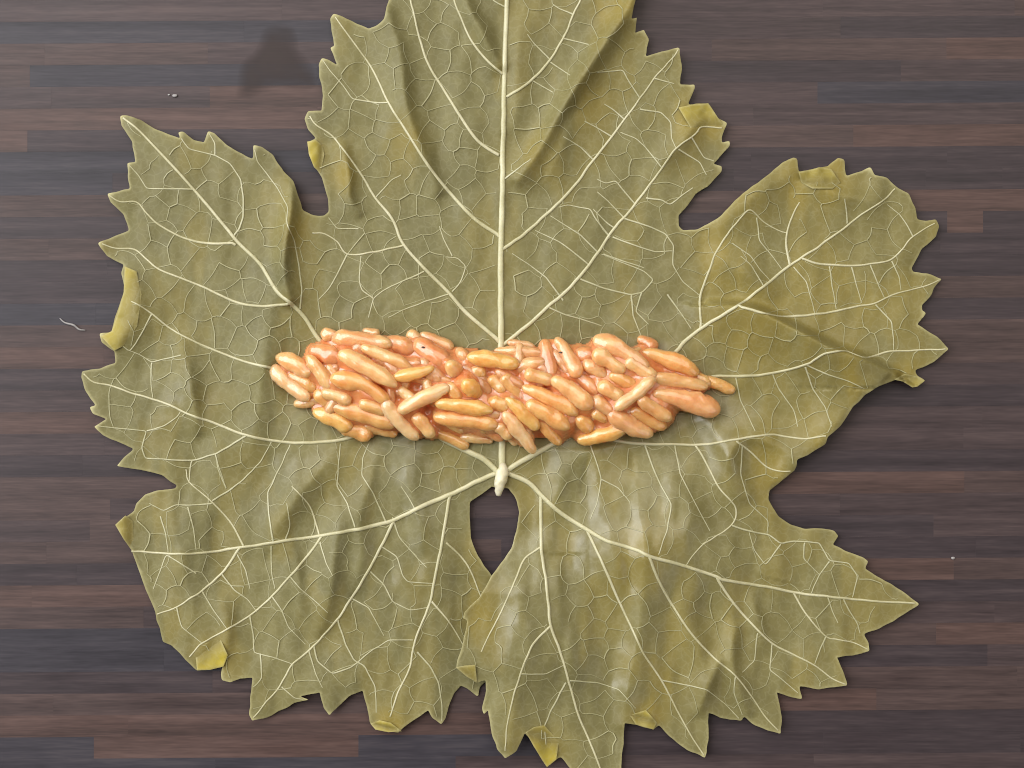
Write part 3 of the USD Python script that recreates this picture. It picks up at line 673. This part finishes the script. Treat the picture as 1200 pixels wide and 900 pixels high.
# stalk stub where the main veins meet
def rod(pts, radii, sides=12, bump=0.06, seed=1):
    q = spline(pts, 1.5); n = len(q)
    r = np.interp(np.linspace(0, 1, n), np.linspace(0, 1, len(radii)), radii)
    t = np.gradient(q, axis=0); t /= np.linalg.norm(t, axis=1, keepdims=True)
    up = np.array([0, 0, 1.0]); b = np.cross(t, up); b /= np.maximum(np.linalg.norm(b, axis=1, keepdims=True), 1e-6); u = np.cross(b, t)
    a = np.linspace(0, 2 * np.pi, sides, endpoint=False)
    ring = q[:, None] + r[:, None, None] * (np.cos(a)[None, :, None] * b[:, None] + np.sin(a)[None, :, None] * u[:, None])
    ring = q[:, None] + (ring - q[:, None]) * (1 + bump * (meshkit.noise(ring * 0.25, seed) - 0.5) * 2)[..., None]
    v = np.vstack([ring.reshape(-1, 3), q[:1], q[-1:]]); f = []
    for i in range(n - 1):
        for k in range(sides):
            j = (k + 1) % sides
            f += [(i * sides + k, i * sides + j, (i + 1) * sides + j), (i * sides + k, (i + 1) * sides + j, (i + 1) * sides + k)]
    for k in range(sides):
        j = (k + 1) % sides
        f += [(n * sides, j, k), (n * sides + 1, (n - 1) * sides + k, (n - 1) * sides + j)]
    m = trimesh.Trimesh(P(v[:, 0], v[:, 1], v[:, 2]), np.array(f), process=False)
    if m.volume < 0: m.invert()
    return m
zj = float(height(np.array([588.0]), np.array([553.0]), 'L')[0])
obj('leaf_stalk', rod([(589, 543, zj + 1), (589, 552, zj + 3), (587, 562, zj + 4), (585, 572, zj + 3.5), (584, 581, zj + 2)], [3.5, 7.5, 7.5, 5.8, 2.6], 14, 0.16), M_petiole, leaf)

# turned-over bits of the margin, showing the yellow upper side: (outline, hinge, half, lift, label)
FOLDS = [
    ([(360,166),(370,164),(378,170),(380,181),(376,203),(368,196),(362,181)], ((378,170),(376,203)), 'L', 4, 'bright yellow turned-over tooth on the left of the top lobe'),
    ([(795,126),(809,123),(830,121),(842,139),(851,150),(826,149),(811,153)], ((811,153),(851,150)), 'R', 5, 'yellow turned-over tooth on the right of the top lobe'),
    ([(231,785),(246,785),(262,781),(267,768),(258,748),(241,754),(229,768)], ((229,768),(258,748)), 'L', 4, 'yellow turned-over corner at the lower left'),
    ([(434,848),(445,844),(458,847),(471,857),(455,858),(440,855)], ((434,848),(471,857)), 'L', 3, 'thin yellow turned-over tip at the bottom of the lower left lobe'),
    ([(534,782),(545,780),(557,779),(559,800),(547,793)], ((534,782),(559,800)), 'R', 4, 'pale turned-over tip between the two lower lobes'),
    ([(616,858),(626,852),(638,850),(655,869),(652,890),(641,899),(630,882)], ((616,858),(655,869)), 'R', 4, 'golden yellow turned-over tip at the bottom edge'),
    ([(146,312),(160,318),(166,345),(161,382),(146,405),(134,411),(118,394),(131,388),(138,367),(145,342)], ((166,330),(150,405)), 'L', 5, 'yellow rolled-up margin on the far left'),
    ([(738,838),(757,832),(770,847),(766,855),(745,849)], ((738,838),(770,847)), 'R', 3, 'golden notch fold at the bottom of the lower right lobe'),
    ([(1048,445),(1060,438),(1075,441),(1084,446),(1075,453),(1069,454),(1058,447)], ((1048,445),(1075,441)), 'R', 4, 'curled pale tip at the right end of the crease'),
    ([(936,202),(946,200),(960,196),(974,198),(985,214),(976,221),(952,221),(939,214)], ((939,215),(985,217)), 'R', 6, 'rolled-over yellowish edge on top of the right lobe'),
    ([(135,615),(147,604),(156,611),(157,640),(155,646),(145,632)], ((157,608),(155,646)), 'L', 3, 'small pale fold at the left tip of the lower left lobe'),
]
YEL = [1.0, 0.5, 0.85, 0.7, 0.25, 1.0, 0.6, 0.6, 0.3, 0.35, 0.25]
for (outline, hinge, half, lift, label), yel in zip(FOLDS, YEL):
    ring = densify(list(outline) + [outline[0]], 1.6)
    poly = Polygon(ring)
    pts, t3 = triangulate(poly, ring, 2.0, 3)
    a, b = np.array(hinge[0], float), np.array(hinge[1], float)
    ln = LineString([a, b]); d = np.array([ln.distance(Point(p)) for p in pts])
    de = np.array([poly.exterior.distance(Point(p)) for p in pts])
    dn = d / max(d.max(), 1e-6)
    z = height(pts[:, 0], pts[:, 1], half) - 0.7 + (0.9 + 0.6 * lift) * np.sin(np.pi * 0.6 * np.clip(dn * 1.15, 0, 1)) * (0.7 + 0.6 * meshkit.noise(np.column_stack([pts * 0.12, np.zeros(len(pts))]), 2))
    cc = np.column_stack([0.45 * np.exp(-(de / 1.3) ** 2), 0.6 * np.ones(len(pts)), yel * np.clip(dn * 1.7 - 0.15, 0, 1) * (0.6 + 0.6 * meshkit.noise(np.column_stack([pts * 0.08, np.zeros(len(pts))]), 4))])
    v, f, c = shell(np.column_stack([pts, z]), t3, cc, 0.8)
    tag(obj('folded_edge', (v, f), M_leaf, leaf, True, c), label)

# ------------------------------------------------------------------ rice filling
def grain_mesh(x1, y1, x2, y2, w, zc, dz, bend, seed):
    a, b = np.array([x1, y1], float), np.array([x2, y2], float)
    L = np.linalg.norm(b - a)
    dirv = (b - a) / max(L, 1e-6); nv = np.array([-dirv[1], dirv[0]])
    n, sides = 23, 16
    t = (1 - np.cos(np.linspace(0.02, 1, n) * 0 + np.linspace(0, np.pi, n))) / 2
    s = 2 * t - 1
    prof = np.clip(1 - np.abs(s) ** (4.0 if L > 1.7 * w else 2.4), 0, 1) ** 0.5
    g = np.random.default_rng(seed)
    prof *= 1 + 0.09 * np.sin(g.uniform(2, 4) * s + g.uniform(0, 6))
    lean = g.uniform(-0.22, 0.22)
    cxy = a + (b - a) * t[:, None] + nv * (bend * (1 - s**2))[:, None]
    cz = zc + dz * s - 0.0 * s
    c = np.column_stack([cxy, cz])
    tt = np.gradient(c, axis=0); tt /= np.maximum(np.linalg.norm(tt, axis=1, keepdims=True), 1e-9)
    up = np.array([0, 0, 1.0]); bb = np.cross(tt, up); bb /= np.maximum(np.linalg.norm(bb, axis=1, keepdims=True), 1e-6); uu = np.cross(bb, tt)
    ang = np.linspace(0, 2 * np.pi, sides, endpoint=False)
    r = (w / 2) * prof * (1 + lean * s)
    ring = c[:, None] + r[:, None, None] * (np.cos(ang)[None, :, None] * bb[:, None] + 0.9 * np.sin(ang)[None, :, None] * uu[:, None])
    k = 1 + 0.26 * (meshkit.fbm(ring * 0.10, 2, seed) - 0.5) * 2 + 0.06 * (meshkit.noise(ring * 0.32, seed + 3) - 0.5) * 2
    ring = c[:, None] + (ring - c[:, None]) * k[..., None]
    v = np.vstack([ring[1:-1].reshape(-1, 3), c[:1], c[-1:]]); m = n - 2; f = []
    for i in range(m - 1):
        for q in range(sides):
            j = (q + 1) % sides
            f += [(i * sides + q, i * sides + j, (i + 1) * sides + j), (i * sides + q, (i + 1) * sides + j, (i + 1) * sides + q)]
    for q in range(sides):
        j = (q + 1) % sides
        f += [(m * sides, j, q), (m * sides + 1, (m - 1) * sides + q, (m - 1) * sides + j)]
    mesh = trimesh.Trimesh(P(v[:, 0], v[:, 1], v[:, 2]), np.array(f), process=False)
    if mesh.volume < 0: mesh.invert()
    return mesh

# x1 y1 x2 y2 width tone layer [bend]
GRAINS = [
 (320,431,360,466,17,'pale',1,2),(326,420,362,438,19,'peach',1,-3),(361,420,384,454,16,'peach',2,-3),(348,474,382,468,13,'peach',0),(392,397,456,404,18,'pink',1,-2),(400,415,462,451,18,'peach',3,-2),
 (426,408,482,431,14,'peach',2,-1),(464,441,505,431,13,'yellow',3,2),(390,446,452,472,19,'orange',2,-9),(380,460,408,470,15,'peach',2),(392,477,460,498,19,'orange',1,-2),(370,483,410,501,17,'yellow',1),
 (402,502,432,510,19,'orange',0),(424,473,451,484,15,'orange',2),(366,409,398,420,20,'red',1),(377,391,394,394,15,'pink',0),(426,387,444,391,12,'pink',0),(453,401,486,410,19,'red',0),(480,392,502,412,14,'pink',0),
 (495,393,528,408,14,'pink',0),(488,402,527,427,22,'red',0.6),(536,409,549,422,14,'pink',1),(526,426,540,438,18,'peach',2),(470,481,524,455,17,'pale',3,-2),(468,455,486,470,13,'peach',2),(451,470,488,512,16,'pale',2,3),
 (488,487,506,509,16,'peach',2),(526,449,541,467,15,'orange',2),(545,447,562,462,19,'yellow',3),(551,433,568,441,14,'orange',1),(513,473,574,481,16,'yellow',3,-1),(511,489,580,499,19,'orange',2,-2),(510,507,546,522,13,'orange',0),
 (543,513,574,517,12,'peach',0),(551,419,604,428,18,'yellow',2,-2),(583,411,638,415,12,'pink',1),(598,402,624,407,9,'pink',0),(606,431,640,423,16,'pink',1),(573,443,591,460,16,'orange',1),(590,442,612,467,16,'orange',1),
 (572,469,596,476,17,'orange',2),(618,439,652,447,15,'peach',2.4),(615,455,674,484,17,'orange',2.2,-2),(649,446,690,477,19,'peach',3,-3),(619,475,664,501,19,'orange',2.6,-3),(595,469,628,501,15,'yellow',2.8,-2),
 (592,486,624,528,16,'pale',2.6,-1),(582,497,600,511,15,'peach',2),(644,499,664,509,15,'yellow',0),(639,401,649,442,15,'red',1,2),(653,399,676,439,17,'pink',1.6,-2),(678,412,704,421,20,'red',1),(686,426,708,441,15,'pink',2),
 (698,399,757,431,19,'pink',2.6,-4),(698,413,730,433,17,'peach',3),(736,424,766,441,17,'peach',3),(718,439,744,451,16,'orange',2),(723,477,764,444,15,'pale',4,2),(750,467,784,489,16,'peach',3.2),(704,451,727,465,17,'peach',3),
 (696,469,720,485,16,'pink',2.4),(695,482,712,493,14,'orange',2.2),(676,489,692,505,15,'orange',2),(680,515,732,500,18,'yellow',1.6,3),(716,485,762,508,19,'pink',2,2),(740,479,778,499,17,'orange',1.4),
 (756,414,815,437,18,'orange',2,-3),(763,444,826,453,16,'peach',2.4,-2),(768,462,840,482,22,'pink',2,-3),(826,446,858,457,14,'orange',1),(748,397,768,409,14,'red',0),(798,434,832,448,15,'orange',1),(674,439,700,460,17,'red',1),
 (678,474,697,488,15,'red',1),(452,432,476,452,14,'red',1),(500,434,530,452,15,'pink',1),(556,438,574,462,15,'red',0.6),(600,452,622,478,14,'red',0.8),(632,430,660,446,14,'red',1),(760,430,800,448,15,'red',1),(410,438,430,452,13,'red',1.2),
 (425,497,462,508,14,'orange',0),(664,488,684,500,14,'red',0.8),(596,512,606,520,10,'peach',0.5),(560,500,588,512,14,'red',0.4),(440,420,462,430,13,'red',1.2),(640,462,660,470,12,'red',1),(710,430,735,442,14,'red',1.6),
 (384,430,402,452,14,'orange',1.2),(700,500,724,510,14,'orange',0.6),(790,448,812,462,14,'red',1.0),(455,446,470,462,12,'red',1.4),(372,460,396,482,15,'orange',0.8),(340,440,368,456,15,'orange',0.6),
]
filling_base = 6.0
tone_word = {'orange': 'orange', 'peach': 'peach', 'yellow': 'yellowish', 'pink': 'pinkish', 'red': 'reddish', 'pale': 'whitish'}
ordinals = ['first', 'second', 'third', 'fourth', 'fifth', 'sixth', 'seventh', 'eighth', 'ninth', 'tenth', 'eleventh', 'twelfth']
info = []
for i, gdef in enumerate(GRAINS):
    x1, y1, x2, y2, w, tone, layer = gdef[:7]
    cx, cy = (x1 + x2) / 2, (y1 + y2) / 2
    yc = float(np.interp(cx, [315, 400, 500, 600, 720, 860], [435, 452, 456, 462, 458, 456]))
    hw = float(np.interp(cx, [312, 330, 370, 420, 520, 600, 690, 740, 790, 840, 862], [1, 26, 56, 64, 66, 66, 68, 62, 48, 26, 1]))
    u = (cy - yc) / max(hw, 1)
    band = 'upper edge' if u < -0.4 else ('lower edge' if u > 0.4 else 'middle')
    place = 'left tip' if cx < 385 else 'left third' if cx < 500 else 'centre' if cx < 665 else 'right third' if cx < 765 else 'right tip'
    L = math.hypot(x2 - x1, y2 - y1)
    size = 'short' if L < 26 else 'long' if L > 52 else ''
    ang = math.degrees(math.atan2(y2 - y1, x2 - x1))
    lie = 'lying level' if abs(ang) < 17 else 'falling rightwards' if ang > 0 and ang < 60 else 'rising rightwards' if ang < 0 else 'lying crosswise'
    info.append((i, cx, cy, band, place, tone, size, lie))
groups_ = {}
for t_ in info: groups_.setdefault(t_[3:], []).append(t_)
label_of = {}
for key, lst in groups_.items():
    band, place, tone, size, lie = key
    lst.sort(key=lambda q: q[1])
    for k, t_ in enumerate(lst):
        words = ' '.join(w_ for w_ in (size, tone_word[tone], 'rice grain', lie + ',', band, 'of filling,', place) if w_)
        if len(lst) > 1: words += f', {ordinals[k]} from left'
        label_of[t_[0]] = words
FILL = []
for _ in range(400):
    cx, cy = rng.uniform(325, 850), rng.uniform(390, 522)
    if mound(cx, cy) < 25 or len(FILL) > 46: continue
    if any((cx - q[0]) ** 2 + (cy - q[1]) ** 2 < 17 ** 2 for q in FILL): continue
    FILL.append((cx, cy))
where = lambda cx: 'left tip' if cx < 385 else 'left third' if cx < 500 else 'centre' if cx < 665 else 'right third' if cx < 765 else 'right tip'
top_z = np.full((60, 190), 0.0); GX, GY = 305 + 3.0 * np.arange(190), 372 + 3.0 * np.arange(60)
gxx, gyy = np.meshgrid(GX, GY)
def add_grain(x1, y1, x2, y2, w, tone, layer, bend, seed, label):
    cx, cy = (x1 + x2) / 2, (y1 + y2) / 2
    L = math.hypot(x2 - x1, y2 - y1)
    m = float(mound(cx, cy)); ma, mb = float(mound(x1, y1)), float(mound(x2, y2))
    zc = filling_base + w * 0.42 + max(0.66 * m + (layer - 2) * 6.0, layer * 1.5)
    dz = np.clip((mb - ma) * 0.28, -9, 9) + rng.uniform(-2.5, 2.5)
    if L < 1.4 * w: dz += rng.choice([-1, 1]) * w * 0.55
    dz = float(np.clip(dz, -(zc - filling_base - w * 0.3), zc - filling_base - w * 0.3))
    a, b = np.array([x1, y1]), np.array([x2, y2])
    t = np.clip(((gxx - x1) * (x2 - x1) + (gyy - y1) * (y2 - y1)) / max(L * L, 1), 0.1, 0.9)
    d = np.hypot(gxx - x1 - t * (x2 - x1), gyy - y1 - t * (y2 - y1))
    zt = np.where(d < w / 2, zc + dz * (2 * t - 1) + np.sqrt(np.maximum((w / 2) ** 2 - d**2, 0)), 0)
    np.maximum(top_z, zt, out=top_z)
    tag(obj('rice_grain', grain_mesh(x1, y1, x2, y2, w, zc, dz, bend, seed), RICE[tone]), label, 'rice grain', 'cooked rice grains of the filling')
for i, gdef in enumerate(GRAINS):
    bend = gdef[7] if len(gdef) > 7 else rng.uniform(-1.5, 1.5)
    x1, y1, x2, y2 = gdef[:4]; Lg = math.hypot(x2 - x1, y2 - y1); gx_, gy_ = (x2 - x1) / Lg, (y2 - y1) / Lg
    ext = 4.0 if Lg > 26 else 1.5
    add_grain(x1 - gx_ * ext, y1 - gy_ * ext, x2 + gx_ * ext, y2 + gy_ * ext, gdef[4] * 1.06, gdef[5], gdef[6], bend, 100 + i, label_of[i])
fill_seen = {}
for i, (cx, cy) in enumerate(sorted(FILL)):
    L = rng.uniform(28, 46); an = rng.normal(0.25, 0.7)
    c_, s_ = math.cos(an) * L / 2, math.sin(an) * L / 2
    tone = rng.choice(['orange', 'pink', 'red', 'peach'], p=[0.3, 0.3, 0.25, 0.15])
    half_ = 'upper' if cy < 455 else 'lower'
    key = (tone, half_, where(cx)); fill_seen[key] = fill_seen.get(key, 0) + 1
    add_grain(cx - c_, cy - s_, cx + c_, cy + s_, rng.uniform(12.5, 15.5), tone, rng.uniform(0.6, 1.7), rng.uniform(-3, 3), 500 + i,
              f'{tone_word[tone]} rice grain half buried, {half_} half of filling, {where(cx)}, {ordinals[fill_seen[key] - 1]} from left')

# the sauce that binds the grains, filling the hollows between them
from scipy.ndimage import gaussian_filter, zoom as nd_zoom
soft = gaussian_filter(top_z, 1.5)
soft = np.maximum(soft, np.where(mound(gxx, gyy) > 21, filling_base + 6 + 0.42 * mound(gxx, gyy), 0))
fine_z = nd_zoom(soft, 2, order=1); fx = np.linspace(GX[0], GX[-1], fine_z.shape[1]); fy = np.linspace(GY[0], GY[-1], fine_z.shape[0])
xx, yy = np.meshgrid(fx, fy)
zz = fine_z - 6.2 + 3.0 * (meshkit.fbm(np.stack([xx * 0.09, yy * 0.09, xx * 0], -1), 3, 77) - 0.5)
keep = (zz > filling_base + 4) & (mound(xx, yy) > 10)
idx = -np.ones(keep.shape, int); idx[keep] = np.arange(keep.sum())
q4 = np.stack([idx[:-1, :-1], idx[1:, :-1], idx[1:, 1:], idx[:-1, 1:]], -1).reshape(-1, 4)
q4 = q4[(q4 >= 0).all(1)]
tri = np.vstack([q4[:, [0, 1, 2]], q4[:, [0, 2, 3]]])
pp = np.column_stack([xx[keep], yy[keep], zz[keep]])
ids, inv = np.unique(tri, return_inverse=True); pp = pp[ids]; tri = inv.reshape(tri.shape)
n_ = len(pp); low = pp.copy(); low[:, 2] = filling_base - 1
e = np.vstack([tri[:, [0, 1]], tri[:, [1, 2]], tri[:, [2, 0]]]); _, iv, ct = np.unique(np.sort(e, 1), axis=0, return_inverse=True, return_counts=True)
be = e[ct[iv.ravel()] == 1]
side = np.vstack([np.column_stack([be[:, 1], be[:, 0], be[:, 0] + n_]), np.column_stack([be[:, 1], be[:, 0] + n_, be[:, 1] + n_])])
v = np.vstack([pp, low]); f = np.vstack([tri, tri[:, ::-1] + n_, side])
s = obj('tomato_sauce', (P(v[:, 0], v[:, 1], v[:, 2]), f), M_sauce)
tag(s, 'glossy red tomato sauce filling the hollows between the rice grains', 'sauce')

# ------------------------------------------------------------------ small things on the table
def blob(x, y, z, r, seed, squash=(1, 1, 1)):
    m = trimesh.creation.icosphere(subdivisions=3, radius=1.0)
    d = 1 + 0.7 * (meshkit.fbm(m.vertices * 1.4 + seed, 3, seed) - 0.5)
    vv = m.vertices * d[:, None] * np.array(squash) * r
    return trimesh.Trimesh(P(vv[:, 0] + x, vv[:, 1] + y, np.maximum(vv[:, 2], -r * 0.4) + z), m.faces[:, ::-1], process=False)
for x, y, lab in ((496, 407, 'small black pepper fleck near the upper edge of the filling, left third'),
                  (657, 413, 'small dark fleck at the upper edge of the filling, right of its centre')):
    gi = int(np.argmin(np.hypot(gxx - x, gyy - y))); zt = float(top_z.ravel()[gi])
    tag(obj('herb_fleck', blob(x, y, zt + 0.3, 1.5, int(x), (1.3, 0.8, 0.7)), M_fleck), lab, 'fleck')
tag(obj('fibre', rod([(70, 373, 1.0), (76, 378, 2.0), (86, 381, 2.2), (93, 386, 1.8), (100, 387, 1.0)], [0.5, 1.0, 1.4, 1.1, 0.5], 8, 0.35), M_crumb), 'thin pale fibre lying on the table left of the leaf', 'fibre')
for x, y, r, lab in ((205, 112, 2.3, 'tiny pale crumb on the table above the left lobe tip'), (1117, 654, 2.0, 'tiny white crumb on the table right of the lower right lobe'),
                     (198, 111, 1.2, 'minute pale speck just left of the crumb above the left lobe')):
    tag(obj('crumb', blob(x, y, r * 0.5, r, int(x), (1.2, 0.8, 0.6)), M_crumb), lab, 'crumb')
ring = spline([(277,100),(278,84),(284,70),(296,60),(302,48),(306,36),(316,29),(332,27),(344,32),(350,44),(352,58),(362,68),(370,84),(372,98),(366,104),(345,106),(325,104),(310,110),(292,116),(276,114),(277,100)], 2.0)
poly = Polygon(ring).buffer(0)
pts, tri = triangulate(poly, ring[:-1], 3.0, 9)
de = np.array([poly.exterior.distance(Point(p)) for p in pts])
fade = np.clip(de / 16, 0, 1) * 0.7
tag(obj('damp_patch', (P(pts[:, 0], pts[:, 1], np.full(len(pts), 0.32)), tri), M_wet, None, True, np.repeat(fade[:, None], 3, 1)), 'dark damp patch on the table left of the top lobe', 'stain')
